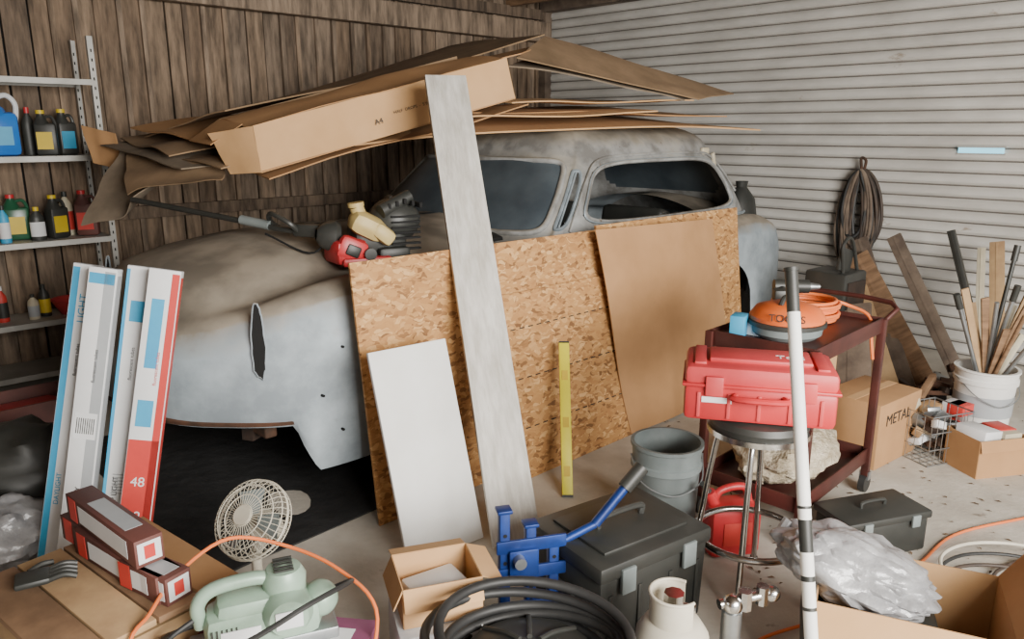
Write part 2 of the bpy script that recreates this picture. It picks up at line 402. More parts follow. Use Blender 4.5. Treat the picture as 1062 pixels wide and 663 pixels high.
    for f,z in ((.02,1.592),(.06,1.632),(.125,1.668),(.22,1.70),(.36,1.728),(.55,1.748),(.75,1.76),(.999,1.764)):
        r=[]
        for i in range(NN):
            s0,d0=gp(i,1.56); cs=min(max(s0,2.7),3.3)
            r.append(tm.verts.new((cs+(s0-cs)*(1-f),cw-d0*(1-f),z)))
        rings.append(r)
    ib=t.mi(ROOFCAR); ig=t.mi(GLASSD)
    def inwin(kk,z,a0,a1,z0,z1,p=4):
        a=(kk-(a0+a1)/2)/((a1-a0)/2); b=(z-(z0+z1)/2)/((z1-z0)/2)
        return abs(a)**p+abs(b)**p<1
    WIN=(4.06,6.06,1.14,1.505); VENT=(3.2,3.86,1.14,1.46)
    for k,(a,b) in enumerate(zip(rings,rings[1:])):
        for i in range(NN):
            j=(i+1)%NN
            kk=i+.5 if i<K else NN-i-.5
            kk/=n
            zc=(a[i].co.z+b[i].co.z)/2
            hole=inwin(kk,zc,*WIN) or inwin(kk,zc,*VENT,p=5)
            glass=(k<18) and (inwin(kk,zc,-2.75,2.75,1.12,1.52,8) or inwin(kk,zc,7.5,11,1.2,1.50,6))
            if hole: continue
            f=tm.faces.new((a[i],a[j],b[j],b[i])); f.material_index=ig if glass else ib
    t.merge(tm,None)
    for sg in (1,-1):
        def wp(kidx,z,o=.004):
            x=kidx*n; i=int(x); fr_=x-i; s1,d1=gp(i,z); s2,d2=gp(min(i+1,NN-1),z)
            s=s1+(s2-s1)*fr_; d=d1+(d2-d1)*fr_
            return V((s,cw-sg*(d+o),z))
        def loop(a0,a1,z0,z1,p,r,m,off=.004):
            pts=[]
            for q in range(48):
                an=2*math.pi*q/48; ca,sa=math.cos(an),math.sin(an)
                pts.append(wp((a0+a1)/2+(a1-a0)/2*math.copysign(abs(ca)**(2/p),ca),(z0+z1)/2+(z1-z0)/2*math.copysign(abs(sa)**(2/p),sa),off))
            t.tube(pts,r,m,seg=6,closed=True,smooth=False)
        loop(*WIN,4,.014,ROOFCAR); loop(WIN[0]-.02,WIN[1]+.03,WIN[2]-.01,WIN[3]+.01,4,.005,TRIM,.012); loop(*VENT,5,.011,TRIM)
        # windscreen rubber surround
        pts=[]
        for q in range(33):
            an=-math.pi/2+math.pi*q/32; ca,sa=max(0,math.cos(an)),math.sin(an)
            pts.append(wp(2.75*ca**(2/8),1.32+.20*math.copysign(abs(sa)**(2/8),sa),.006))
        t.tube(pts,.019,ROOFCAR,seg=8,smooth=False)
        t.tube([wp(3.62,1.15),wp(3.50,1.3),wp(3.62,1.45)],.007,TRIM,seg=6)
        t.tube([wp(3.95,1.12,.01),wp(3.92,1.25,.012),wp(3.96,1.40,.012),wp(4.15,1.52,.012),wp(4.7,1.545,.012),wp(5.5,1.545,.012),wp(6.0,1.53,.012),wp(6.3,1.42,.012),wp(6.5,1.25,.012)],.009,ROOFCAR,seg=6)
        t.tube([wp(k,1.085,.012) for k in (3,4,5,6,6.6)],.012,TRIM,seg=6)
        t.box(wp(6.0,1.55,.012),(.09,.03,.05),CREAM,bev=.01)
        t.box(wp(6.15,1.48,.010),(.03,.02,.12),CREAM,bev=.005,rot=(0,-20,0))
    for w in (.62,1.38):
        t.box((2.9,w,.72),(.5,.55,.18),PLBLK,bev=.04); t.box((3.2,w,1.0),(.14,.55,.3),PLBLK,bev=.04,rot=(0,12,0))
    t.tube([(2.25+.06*math.sin(a),.62+.18*math.cos(a),.98+.15*math.sin(a)) for a in [k*.4488 for k in range(14)]],.010,PLBLK,closed=True)
    t.cyl((2.25,.62,.98),(2.0,.62,.9),.02,PLBLK)
    for w in (.55,1.2): t.tube([(1.62,w,1.16),(1.64,w+.15,1.20),(1.68,w+.32,1.24)],.008,BLACK)
    t.box((1.50,.42,1.105),(.14,.30,.02),BLACK,rot=(0,-6,-30),bev=.004)
    t.done(sharp=50)
build_car()
# ---------------------------------------------------------------- boards leaning on the car
OF=lambda off=0,tilt=7: frame((-.585+.695*off,3.09-.719*off,0),ANG,tilt)
t=B('osb_sheet',M=OF()); t.box((.83,0,.585),(1.66,.011,1.165),OSB); t.done()
t=B('osb_sheet',M=OF(-.02)); t.box((2.38,0,.595),(1.52,.011,1.185),OSB); t.done()
t=B('osb_offcut',M=OF(.12,13)); t.box((1.22,0,.465),(.92,.011,.93),OSB)
for z in (.25,.5,.75):
    for k in range(14): t.box((.80+k*.062,-.0065,z),(.035,.001,.006),PBLACK)
t.done()
t=B('cardboard_sheet',M=OF(.13,9)); t.sheet((1.64,0,.01),(2.74,0,.01),(2.66,0,1.16),(1.50,0,1.19),.006,CARD,12,10,wob=.03,bend=.02,seed=3); t.done()
t=B('white_panel',M=frame((-.43,2.76,0),38,18)); t.box((.20,0,.435),(.37,.018,.87),WHITEP,bev=.002); t.done()
t=B('spirit_level',M=frame((.265,3.37,0),0,34)); t.box((0,0,.39),(.052,.022,.78),YEL,bev=.003)
for z in (.12,.36,.6): t.box((0,-.012,z),(.03,.004,.05),YELL)
t.box((0,0,.004),(.052,.024,.01),PLBLK); t.box((0,0,.776),(.052,.024,.01),PLBLK); t.done()
pm=axisframe((.02,2.92,.012),(-.335,4.06,1.95),(.95,.28,0))
t=B('whitewashed_plank',M=pm); t.box((0,0,1.145),(.21,.03,2.29),PLANK,bev=.003); t.done()
t=B('under_car_shade_sheet',(-1.35,3.25,.012),45); t.sheet((-.3,-.55,0),(.9,-.50,0),(1.0,1.3,0),(-.25,1.3,0),.008,CARSHADE,30,30,wob=.02,seed=5); t.done()  # added dark sheet imitating the shade on the floor under the car front
# ---------------------------------------------------------------- cardboard stack on roof
t=B('flattened_cardboard_stack')
def sh(a,b,c,d,m,wob=.05,bend=0,th=.006,seed=0): t.sheet(a,b,c,d,th,m,14,10,wob=wob,bend=bend,seed=seed)
sh((-.85,4.28,1.62),(1.79,5.72,1.71),(1.0,6.6,1.80),(-1.5,5.1,1.79),CARDL,.02,.055,.010,1)
sh((-.25,4.75,1.82),(1.55,5.75,1.80),(.8,6.6,1.88),(-.9,5.5,1.86),CARD,.03,0,.008,2)
sh((.0,4.80,1.87),(1.25,5.5,1.90),(.6,6.5,1.93),(-.6,5.6,1.91),CARDL,.03,0,.008,5)
sh((-.5,4.40,1.76),(.95,5.2,1.82),(.3,6.1,1.87),(-1.1,5.3,1.85),CARDL,.02,0,.009,9)
sh((-1.25,4.02,1.47),(.1,4.75,1.84),(-.5,5.6,1.90),(-2.1,5.1,1.62),CARD,.03,0,.007,11)
sh((-1.5,4.05,1.50),(-.3,4.7,1.78),(-.9,5.7,1.88),(-2.45,4.95,1.58),CARDD,.05,0,.007,4)
sh((-1.75,4.15,1.50),(-.4,4.8,1.80),(-1.0,5.9,1.90),(-2.55,4.9,1.60),CARDG,.06,.02,.007,6)
sh((-1.85,4.25,1.56),(-.4,4.9,1.9),(-1.0,6.0,1.97),(-2.45,4.95,1.66),CARDD,.05,.0,.007,7)
sh((-1.65,4.25,1.66),(-.6,4.7,1.9),(-1.0,6.0,1.99),(-2.35,4.9,1.70),CARD,.05,.0,.007,19)
sh((-1.58,4.40,1.80),(.22,5.45,2.31),(-.5,6.6,2.36),(-2.35,4.98,1.66),CARDD,.03,-.02,.008,8)
sh((-1.40,4.36,1.79),(.05,4.80,2.15),(.24,5.50,2.27),(-1.7,4.9,1.75),CARD,.02,0,.007,12)
sh((.03,4.80,2.12),(1.28,5.48,1.91),(1.66,6.0,1.97),(.22,5.45,2.31),CARDD,.02,.0,.008,13)
sh((-.02,4.9,2.07),(1.15,5.40,1.90),(1.5,6.1,1.95),(.3,5.9,2.25),CARDG,.03,.03,.008,14)
sh((-2.42,4.35,1.17),(-2.05,4.22,1.33),(-1.75,4.5,1.58),(-2.38,4.80,1.60),CARDG,.05,-.05,.006,15)
sh((-2.1,4.25,1.36),(-1.50,4.02,1.46),(-1.6,4.5,1.60),(-2.3,4.7,1.57),CARDD,.05,.02,.006,16)
sh((-2.62,4.92,1.50),(-2.40,4.85,1.46),(-2.45,4.9,1.68),(-2.70,4.98,1.73),CARD,.01,0,.006,17)
t.done()
t=B('cardboard_box')
FLt=V((-1.31,4.02,1.72));FRt=V((-.03,4.50,2.09));FLb=V((-1.27,3.98,1.49));FRb=V((.02,4.46,1.87)); D=V((-.30,.36,.04))
t.sheet(FLb,FRb,FRt,FLt,.005,CARDL,10,5,wob=.015,seed=2)
t.sheet(FLt,FRt,FRt+D*.8,FLt+D,.005,CARD,8,4,wob=.03,seed=3)
t.sheet(FLb+D,FRb+D,FRb,FLb,.005,CARD,6,4)
t.sheet(FLb+D,FRb+D,FRt+D,FLt+D,.005,CARDD,6,4)
e=(FLt-FRt).normalized()
t.sheet(FLb,FLt,FLt+e*.12+D*.35+V((-.05,0,-.02)),FLb+e*.10+D*.35,.005,CARDL,4,4,wob=.02,seed=7)
t.sheet(FLt+D*.3,FLt+D,FLt+D+e*.17+V((0,0,-.07)),FLt+D*.3+e*.17+V((0,0,-.06)),.005,CARD,4,4)
xd=(FRb-FLb).normalized(); nz=xd.cross((FLt-FLb).normalized()).normalized(); yd=nz.cross(xd)
Mt=Matrix(((xd.x,yd.x,nz.x,0),(xd.y,yd.y,nz.y,0),(xd.z,yd.z,nz.z,0),(0,0,0,1)))
def ft(a,b): return Matrix.Translation(FLb+(FRb-FLb)*a+(FLt-FLb)*b+nz*.010)@Mt
t.text('HALF  DROPS  -  5 INCHES',.022,ft(.60,.45),PBLACK)
t.text('A4',.04,ft(.45,.35),PBLACK)
t.done()
# ---------------------------------------------------------------- string trimmer on fender
t=B('string_trimmer',M=Matrix.Translation((-.69,3.74,1.075))@Matrix.Rotation(R(25),4,'Z')@Matrix.Scale(1.3,4))
t.box((.03,.02,.09),(.20,.15,.13),PLBLK,bev=.03)
t.sph((.10,.02,.15),(.10,.09,.085),PLBLK)
for k in range(7): t.box((.12,-.062,.05+k*.02),(.11,.02,.007),BLACK)
for k in range(5): t.box((.06+k*.03,-.02,.225-abs(k-2)*.008),(.012,.10,.02),BLACK,bev=.003)
t.box((.12,.03,.21),(.10,.07,.05),PLBLK,bev=.015,rot=(0,15,0))
t.box((-.09,-.08,.06),(.11,.05,.09),RED,bev=.022,rot=(0,25,0))
t.box((-.09,-.108,.06),(.05,.008,.04),PLBLK,bev=.006,rot=(0,25,0)); t.cyl((-.03,-.09,.045),(-.03,-.12,.045),.022,PLBLK)
t.box((-.10,-.02,.05),(.12,.15,.09),RED,bev=.02,rot=(0,0,10)); t.box((-.04,-.09,.018),(.18,.05,.03),RED,bev=.008)
t.box((-.02,-.04,.14),(.14,.11,.085),YELCAP,bev=.035,rot=(10,28,0))
t.box((.03,-.055,.11),(.09,.09,.06),YELCAP,bev=.02,rot=(0,40,0))
t.cyl((-.04,-.03,.17),(-.055,-.03,.21),.026,YELCAP); t.cyl((-.055,-.03,.21),(-.057,-.03,.225),.030,YELCAP)
t.box((.07,-.06,.03),(.12,.06,.06),PLBLK,bev=.015); t.cyl((.03,-.05,.19),(.15,-.02,.24),.026,PLBLK)
t.box((.02,.0,.012),(.26,.16,.025),PLBLK,bev=.01)
t.lathe([(0,0),(.05,.0),(.06,.02),(.045,.06),(.02,.08)],PLBLK,(-.12,.0,.1),rot=(0,-80,0))
t.tube([(-.15,.02,.11),(-.30,.16,.12),(-.48,.38,.15),(-.8,.77,.20)],.011,PLBLK)
t.tube([(-.24,.10,.11),(-.28,.08,.15),(-.33,.14,.18),(-.33,.21,.15),(-.30,.18,.12)],.010,PLBLK)
t.box((-.21,.08,.12),(.12,.05,.05),PLBLK,bev=.012,rot=(0,0,-45)); t.cyl((-.33,.2,.13),(-.42,.31,.145),.018,GREYPL); t.tube([(-.15,.0,.1),(-.22,.04,.04),(-.35,.2,.10)],.004,BLACK)
t.done()
# ---------------------------------------------------------------- shelving
SF=frame(CORN-A*6.5-Bd*.42,ANG)
t=B('metal_shelving_unit',M=SF)
SZ=[.10,.45,.98,1.53,2.02]
for z in SZ:
    t.box((.86,.19,z),(1.72,.38,.012),SHELFM); t.box((.86,0,z-.012),(1.72,.008,.036),SHELFM); t.box((.86,.38,z-.012),(1.72,.008,.036),SHELFM)
for x in (0,1.72):
    for y in (0,.38):
        t.box((x,y,1.15),(.035,.004,2.3),SHELFM); t.box((x-.016,y+(.016 if y==0 else -.016),1.15),(.004,.035,2.3),SHELFM)
for z in [k*.06+.05 for k in range(37)]:
    t.box((1.72,-.0035,z),(.008,.002,.02),BLACK); t.box((1.72,.3765,z),(.008,.002,.02),BLACK)
t.done()
def bottle(name,x,y,z,h,r,body,cap,label,sc=(1,.7),rz=0):
    t=B(name,M=SF@Matrix.Translation((x,y,z+.007))@Matrix.Rotation(R(rz),4,'Z'))
    t.lathe([(0,0),(r*.95,0),(r,.01),(r,h*.62),(r*.9,h*.72),(r*.35,h*.86),(r*.33,h*.9)],body,sc=sc,seg=20)
    t.lathe([(r*.40,h*.88),(r*.40,h),(0,h)],cap,seg=14)
    t.lathe([(r*1.015,h*.12),(r*1.015,h*.55)],label,sc=sc,seg=20)
    t.done()
def jug(name,x,y,z,w,d,h,body,label,rz):
    t=B(name,M=SF@Matrix.Translation((x,y,z+.007))@Matrix.Rotation(R(rz),4,'Z'))
    t.box((0,0,h*.36),(w,d,h*.72),body,bev=.02); t.lathe([(w*.4,0),(w*.28,h*.10),(.022,h*.2),(.022,h*.26)],body,(-w*.15,0,h*.68),seg=16)
    t.cyl((-w*.15,0,h*.92),(-w*.15,0,h),.026,YELL if body is PLBLK else RED)
    t.tube([(-w*.05,0,h*.84),(w*.3,0,h*.86),(w*.45,0,h*.7),(w*.42,0,h*.45)],.011,body); t.box((-w*.05,-d/2-.001,h*.33),(w*.7,.003,h*.38),label); t.done()
t=B('washer_fluid_jug',M=SF@Matrix.Translation((1.16,.16,1.537))@Matrix.Scale(1.15,4))
t.box((0,0,.12),(.19,.14,.24),BLUEJ,bev=.03); t.lathe([(.08,0),(.06,.04),(.025,.07),(.025,.10)],BLUEJ,(-.02,0,.22)); t.lathe([(.03,0),(.03,.03),(0,.03)],PAPERW,(-.02,0,.31))
t.tube([(0,0,.31),(.06,0,.33),(.10,0,.28),(.09,0,.18)],.014,PAPERW); t.box((-.01,-.071,.11),(.13,.003,.10),PBLUE); t.done()
jug('motor_oil_jug',1.42,.12,1.53,.13,.09,.29,PLBLK,YELL,-20)
jug('motor_oil_jug',1.56,.20,1.53,.12,.09,.30,PLBLK,PBLUE,10)
bottle('motor_oil_bottle',1.36,.28,1.53,.31,.04,PLBLK,RED,PLBLK)
bottle('motor_oil_bottle',.90,.15,1.53,.27,.05,PBLUE,PAPERW,PRED)
jug('motor_oil_jug',.95,.15,.98,.14,.09,.27,PLBLK,PRED,15)
bottle('spray_can',1.10,.10,.98,.24,.033,PBLUE,PLBLK,PAPERW,(1,1))
jug('coolant_jug',1.20,.22,.98,.15,.10,.30,GREENB,YELL,-10)
bottle('motor_oil_bottle',1.29,.10,.98,.22,.045,PLBLK,YELL,PAPERW)
jug('motor_oil_jug',1.42,.14,.98,.13,.09,.29,PLBLK,YELL,20)
bottle('polish_bottle',1.51,.26,.98,.30,.045,CREAM,PLBLK,PRED)
jug('fluid_jug',1.61,.15,.98,.14,.10,.31,BROWNBOX,PRED,-25)
for i,(x,h,b,c,l) in enumerate(((.9,.2,STEEL,RED,PBLUE),(1.03,.24,PRED,PAPERW,PLBLK),(1.2,.17,CREAM,PLBLK,PGREY),(1.28,.22,PLBLK,PLBLK,YELL))): bottle('spray_can',x,.12+.05*(i%2),.45,h,.035,b,c,l,(1,1))
t=B('red_basin',M=SF@Matrix.Translation((1.46,.16,.457))); t.lathe([(0,0),(.09,0),(.14,.09),(.15,.10),(.135,.095),(.085,.01),(0,.01)],REDF); t.done()
t=B('plastic_sack',(-2.05,2.80,0),20); t.sph((0,0,.12),(.20,.18,.14),GREYBAG,seg=40,disp=.25,disp2=.1); t.done()
t=B('dark_storage_bag',(-2.25,3.25,0),10); t.sph((0,0,.2),(.28,.25,.22),PLBLK,seg=26,disp=.2); t.done()
t=B('red_storage_crate',(-2.6,3.9,0),44); t.openbox((0,0,.16),(.4,.35,.32),BROWNBOX,th=.01,fang=(None,)*4); t.box((0,0,.2),(.36,.31,.14),RED,bev=.05); t.done()
# ---------------------------------------------------------------- fluorescent tube cartons
def carton(base,top,w,d,scheme,ry):
    t=B('fluorescent_tube_carton',M=axisframe(base,top,(math.cos(R(ry)),math.sin(R(ry)),0)))
    L=1.22; t.box((0,0,L/2),(w,d,L),PAPERW,bev=.002)
    y=-d/2-.0006; z0=L/2
    if scheme==0:
        t.box((-w*.33,y,z0),(w*.28,.001,L*.98),PBLUE); t.box((w*.40,y,z0),(w*.12,.001,L*.98),PBLUE)
        t.text('LIGHT',.04,Matrix.Translation((w*.1,y-.001,1.05))@Matrix.Rotation(R(90),4,'X')@Matrix.Rotation(R(90),4,'Z'),PBLUE)
    elif scheme==1:
        t.box((w*.28,y,z0),(w*.38,.001,L*.98),PGREY); t.box((0,y-.0004,.62),(w*.8,.001,.10),PAPERW)
        for k in range(9): t.box((-.03+k*.0075,y-.0009,.62),(.003,.001,.06),PBLACK)
        t.box((0,y,L-.04),(w*.9,.001,.04),PBLUE)
    elif scheme==2:
        t.box((-w*.42,y,z0),(w*.14,.001,L*.98),PBLUE); t.box((w*.1,y,1.05),(w*.6,.001,.08),PBLUE)
        for k in range(7): t.box((w*.1,y-.0005,.35+k*.012),(w*.5,.001,.004),PGREY)
    else:
        t.box((w*.0,y,.30),(w*.96,.001,.56),PRED); t.box((w*.36,y,z0),(w*.24,.001,L*.98),PRED); t.box((-w*.1,y,.98),(w*.4,.001,.26),PBLUE); t.box((-w*.1,y-.0005,.68),(w*.5,.001,.1),PBLUE)
    t.box((w/2+.0006,0,z0),(.001,d*.7,L*.96),[PBLUE,PGREY,PBLUE,PRED][scheme])
    Mv=Matrix.Translation((0,y-.001,.34))@Matrix.Rotation(R(90),4,'X')@Matrix.Rotation(R(90 if scheme<3 else 0),4,'Z')
    if scheme<3: t.text(['DAYLIGHT','UTILITY','SHOP LIGHT'][scheme],.026,Mv,[PBLUE,PBLACK,PBLACK][scheme])
    else:
        for k,s_ in enumerate(('TB','32','48')): t.text(s_,.05,Matrix.Translation((-.005,y-.001,.16+.13*k))@Matrix.Rotation(R(90),4,'X'),PAPERW)
    t.text('fluorescent tubes',.018,Matrix.Translation((w*.1,y-.001,.85))@Matrix.Rotation(R(90),4,'X')@Matrix.Rotation(R(90),4,'Z'),PBLACK if scheme!=3 else PRED)
    t.box((0,0,L+.001),(w*.96,d*.9,.001),PGREY)
    t.done()
carton((-1.82,2.72,0.01),(-1.64,2.96,1.2),.09,.06,0,5)
carton((-1.70,2.64,0.01),(-1.525,2.86,1.19),.10,.06,1,8)
carton((-1.57,2.66,0.01),(-1.41,2.90,1.19),.085,.06,2,12)
carton((-1.46,2.60,0.01),(-1.29,2.84,1.18),.11,.07,3,15)
# ---------------------------------------------------------------- left foreground
t=B('wooden_crate',(-1.17,1.98,0),-38)
for z in (.06,.19,.32): 
    for y in (-.23,.23): t.box((0,y,z+.02),(.52,.02,.12),WOODL if z>.3 else WOOD)
    for x in (-.26,.26): t.box((x,0,z+.02),(.02,.48,.12),WOODL if z>.1 else WOOD)
for x in (-.24,.24):
    for y in (-.21,.21): t.box((x,y,.21),(.04,.04,.42),WOODL)
for k in range(4): t.box((0,-.195+.13*k,.43),(.58,.124,.02),[WOOD,WOODL,WOOD,CARD][k],bev=.003)
t.done()
for i,(x,y,z,rz) in enumerate(((-1.215,2.11,.4825,-36),(-1.125,2.02,.4825,-36),(-1.18,2.07,.568,-40),(-1.0,1.93,.4825,-30))):
    t=B('light_bulb_carton',(x,y,z),rz); L=.46 if i<3 else .2; t.box((0,0,0),(L,.08,.082),BROWNBOX,bev=.002); t.box((.02,-.0403,0),(L*.7,.0012,.055),PAPERW if i else BROWNBOX); t.box((-L*.4,-.0404,0),(.05,.0012,.075),PRED)
    t.box((.02,0,.0414),(L*.55,.05,.001),PGREY if i!=1 else PAPERW); t.box((L/2+.0005,0,0),(.001,.065,.06),PAPERW); t.box((L/2+.0012,0,0),(.001,.03,.04),PRED); t.done()
t=B('work_glove',(-1.36,1.95,.452),30); t.box((0,0,.012),(.09,.08,.02),PLBLK,bev=.008)
for k in range(4): t.tube([(.04,-.03+.02*k,.012),(.08,-.035+.022*k,.02),(.11,-.04+.025*k,.010)],.009,PLBLK)
t.tube([(-.01,.04,.012),(.02,.065,.015),(.05,.075,.010)],.009,PLBLK); t.done()
t=B('desk_fan',(-.93,2.52,0),-25)
t.lathe([(0,0),(.11,0),(.11,.02),(.04,.05),(.02,.06),(.018,.22)],IVORY); fm=Matrix.Translation((0,0,.34))@Matrix.Rotation(R(50),4,'X')@Matrix.Scale(.95,4)
for rr,zz in ((.15,0),(.146,.03),(.12,.05),(.08,.062),(.146,-.03),(.12,-.05),(.04,.066)):
    t.tube([fm@V((rr*math.cos(a),rr*math.sin(a),zz)) for a in [k*math.pi/12 for k in range(24)]],.0025 if rr<.15 else .005,IVORY,closed=True,seg=5,n=2)
for k in range(40):
    a=k*2*math.pi/40; c,s_=math.cos(a),math.sin(a)
    t.tube([fm@V((r*c,r*s_,z)) for r,z in ((.03,.067),(.08,.062),(.12,.05),(.146,.03),(.15,0),(.146,-.03),(.12,-.05),(.05,-.06))],.0012,IVORY,seg=4,n=2)
t.cyl(fm@V((0,0,.06)),fm@V((0,0,.072)),.035,IVORY); t.cyl(fm@V((0,0,-.05)),fm@V((0,0,-.14)),.055,IVORY,r2=.04); t.cyl((0,0,.21),fm@V((0,0,-.1)),.02,IVORY)
for k in range(3):
    bm_=fm@Matrix.Rotation(k*2.094,4,'Z')@Matrix.Rotation(R(25),4,'X'); 
    t.sheet(bm_@V((.02,-.02,0)),bm_@V((.12,-.05,.0)),bm_@V((.12,.05,0)),bm_@V((.02,.02,0)),.002,GREYPL,4,4)
t.done()
t=B('purple_carton',(-.64,1.82,0),-8); t.box((0,0,.17),(.48,.30,.34),PURP,bev=.003); t.box((0,-.151,.2),(.4,.001,.16),PAPERW); t.box((0,0,.341),(.38,.20,.001),PAPERW); t.done()
t=B('electric_hand_planer',(-.67,1.83,.346),22)
t.box((0,0,.018),(.38,.11,.035),STEEL,bev=.006)
t.box((.0,0,.08),(.30,.125,.11),MINT,bev=.035)
t.box((-.02,0,.13),(.20,.105,.07),MINT,bev=.03)
t.lathe([(0,-.085),(.05,-.085),(.062,-.07),(.065,.06),(.05,.085),(0,.085)],MINT,(.06,0,.11),rot=(90,0,0))
t.lathe([(0,0),(.055,0),(.058,.04),(.045,.065),(0,.072)],MINT,(.06,0,.15))
t.tube([(-.155,0,.09),(-.16,0,.15),(-.12,0,.19),(-.02,0,.20),(.04,0,.185)],.019,MINT,seg=12)
t.sph((.15,0,.10),(.05,.05,.05),MINT); t.box((.06,-.088,.11),(.07,.006,.05),PAPERW,bev=.002); t.box((-.06,-.064,.08),(.10,.004,.035),PAPERW,bev=.001)
for k in range(5): t.box((.06,-.03+k*.016,.221),(.05,.005,.006),PLBLK)
for k in range(6): t.box((-.13+k*.012,-.063,.08),(.004,.004,.05),PLBLK)
t.tube([(-.16,0,.12),(-.24,-.06,.10),(-.20,-.14,.08),(-.05,-.17,.13),(.10,-.15,.18),(.22,-.04,.15),(.24,.08,.08),(.14,.15,.01)],.007,RUBBER)
t.tube([(-.18,.0,.1),(-.26,.05,.04),(-.20,.13,.01),(0,.14,.012),(.12,.12,.012)],.007,RUBBER)
t.done()
t=B('orange_extension_cord'); 
t.tube([(-1.0,1.62,.02),(-.98,1.70,.40),(-.96,1.80,.455),(-.93,1.92,.50),(-.82,2.02,.55),(-.66,2.06,.50),(-.50,2.0,.46),(-.38,1.90,.40),(-.38,1.78,.25),(-.34,1.7,.01),(-.2,1.85,.01)],.0055,ORCORD)
t.done()
t=B('white_carton',(-.24,2.10,0),18); t.box((0,0,.13),(.25,.23,.26),PAPERW,bev=.003); t.box((0,-.1155,.15),(.18,.001,.1),CARDL); t.done()
t=B('small_cardboard_box',(-.235,2.13,.264),18); t.openbox((0,0,.065),(.24,.20,.13),CARDL,flap=.07,fang=(-70,-15,-65,-20),flapm=CARDL); t.box((0,0,.05),(.18,.14,.06),PAPERW,bev=.01,rot=(0,0,15)); t.done()
t=B('blue_floor_jack',(.06,2.32,0),15)
t.box((0,0,.03),(.26,.20,.04),BLUEST,bev=.006)
for x,h in ((-.09,.49),(0,.43),(.08,.36)):
    t.box((x,0,h/2),(.035,.035,h),BLUEST,bev=.004); t.box((x,0,h+.005),(.05,.05,.012),BLUEST,bev=.003)
    for k in range(int(h/.05)-1): t.cyl((x,-.0185,.06+k*.05),(x,-.019,.06+k*.05),.007,BLACK,seg=10)
for z in (.14,.27,.37): t.box((0,-.02,z),(.24,.012,.045),BLUEST,bev=.003)
t.box((-.03,-.03,.31),(.10,.02,.10),BLUEST,bev=.004); t.cyl((-.05,-.04,.33),(-.05,-.07,.33),.02,STEEL)
for x in (-.09,.08): t.cyl((x,-.14,.03),(x,.14,.03),.028,PLBLK)
t.cyl((.08,0,.34),(.23,.0,.40),.014,BLUEST); t.cyl((.23,0,.40),(.36,.02,.53),.017,BLUEST); t.cyl((.34,.017,.51),(.41,.03,.575),.026,PLBLK)
t.done()
t=B('black_tool_chest',(.38,2.47,0),34)
t.box((0,0,.15),(.47,.36,.30),PLBLK,bev=.012,taper=1.04); t.box((0,0,.325),(.51,.40,.06),PLBLK,bev=.015); t.box((0,0,.36),(.38,.28,.012),PLBLK,bev=.004)
t.tube([(-.10,0,.365),(-.09,0,.40),(.09,0,.40),(.10,0,.365)],.012,PLBLK)
for x in (-.14,.14): t.box((x,-.202,.285),(.06,.015,.09),GREYPL,bev=.004)
for x in (-.2,-.07,.07,.2): t.box((x,-.186,.13),(.02,.01,.22),PLBLK,bev=.003)
for s_ in (-1,1): t.box((s_*.26,0,.2),(.02,.14,.04),PLBLK,bev=.005)
t.done()
t=B('grey_pail',(.66,3.06,0))
t.lathe([(0,.01),(.12,.01),(.122,0),(.13,.0),(.142,.30),(.150,.31),(.150,.335),(.143,.34),(.147,.40),(.154,.405),(.154,.42),(.140,.42),(.125,.03),(0,.03)],GREYPL,seg=36)
t.tube([(.153,0,.36),(.12,-.12,.28),(0,-.165,.24),(-.12,-.12,.28),(-.153,0,.36)],.003,STEEL); t.done()
t=B('gas_can',(.90,2.90,0),10)
t.box((0,0,.11),(.22,.15,.22),RED,bev=.03); t.tube([(-.08,0,.21),(-.05,0,.27),(.05,0,.28),(.08,0,.21)],.016,RED,seg=10)
t.cyl((-.07,0,.2),(-.10,0,.27),.025,RED); t.cyl((-.1,0,.27),(-.13,0,.31),.013,PLBLK); t.box((0,-.077,.11),(.12,.004,.10),PRED,bev=.001); t.done()
t=B('bar_stool',(.885,2.60,0),20)
t.lathe([(0,0),(.15,0),(.17,.01),(.175,.03),(.165,.05),(.14,.058),(0,.06)],PLBLK,(0,0,.66)); t.lathe([(.168,0),(.18,0),(.18,.02),(.168,.02)],CHROME,(0,0,.65))
for k in range(4):
    a=math.pi/4+k*math.pi/2; c,s_=math.cos(a),math.sin(a)
    t.tube([(.08*c,.08*s_,.655),(.13*c,.13*s_,.63),(.155*c,.155*s_,.5),(.185*c,.185*s_,.25),(.215*c,.215*s_,.012)],.011,CHROME,seg=12); t.cyl((.216*c,.216*s_,0),(.215*c,.215*s_,.03),.015,RUBBER)
t.tube([(.195*math.cos(a),.195*math.sin(a),.24) for a in [k*math.pi/12 for k in range(24)]],.013,CHROME,closed=True,seg=10,n=2)
t.done()
t=B('red_tool_case',(.87,2.60,.721),-14)
t.box((0,0,.065),(.50,.27,.13),RED,bev=.02); t.box((0,0,.16),(.50,.27,.075),REDF,bev=.022); t.box((0,0,.13),(.515,.285,.012),RED,bev=.004)
t.box((0,0,.205),(.34,.15,.018),REDF,bev=.007)
for x in (-.15,.15): t.box((x,-.14,.13),(.06,.018,.07),REDF,bev=.005)
t.tube([(-.08,-.137,.10),(-.075,-.175,.10),(.075,-.175,.10),(.08,-.137,.10)],.011,RED,seg=8,n=3)
for k in range(5): t.box((-.20+k*.1,-.136,.06),(.012,.008,.09),REDF,bev=.002)
for x in (-.2,.2): t.box((x,0,.2),(.04,.22,.012),REDF,bev=.004)
t.text('Tool',.05,Matrix.Translation((.1,-.02,.2145)),PAPERW); t.box((-.14,-.137,.08),(.1,.002,.02),PAPERW)
t.done()
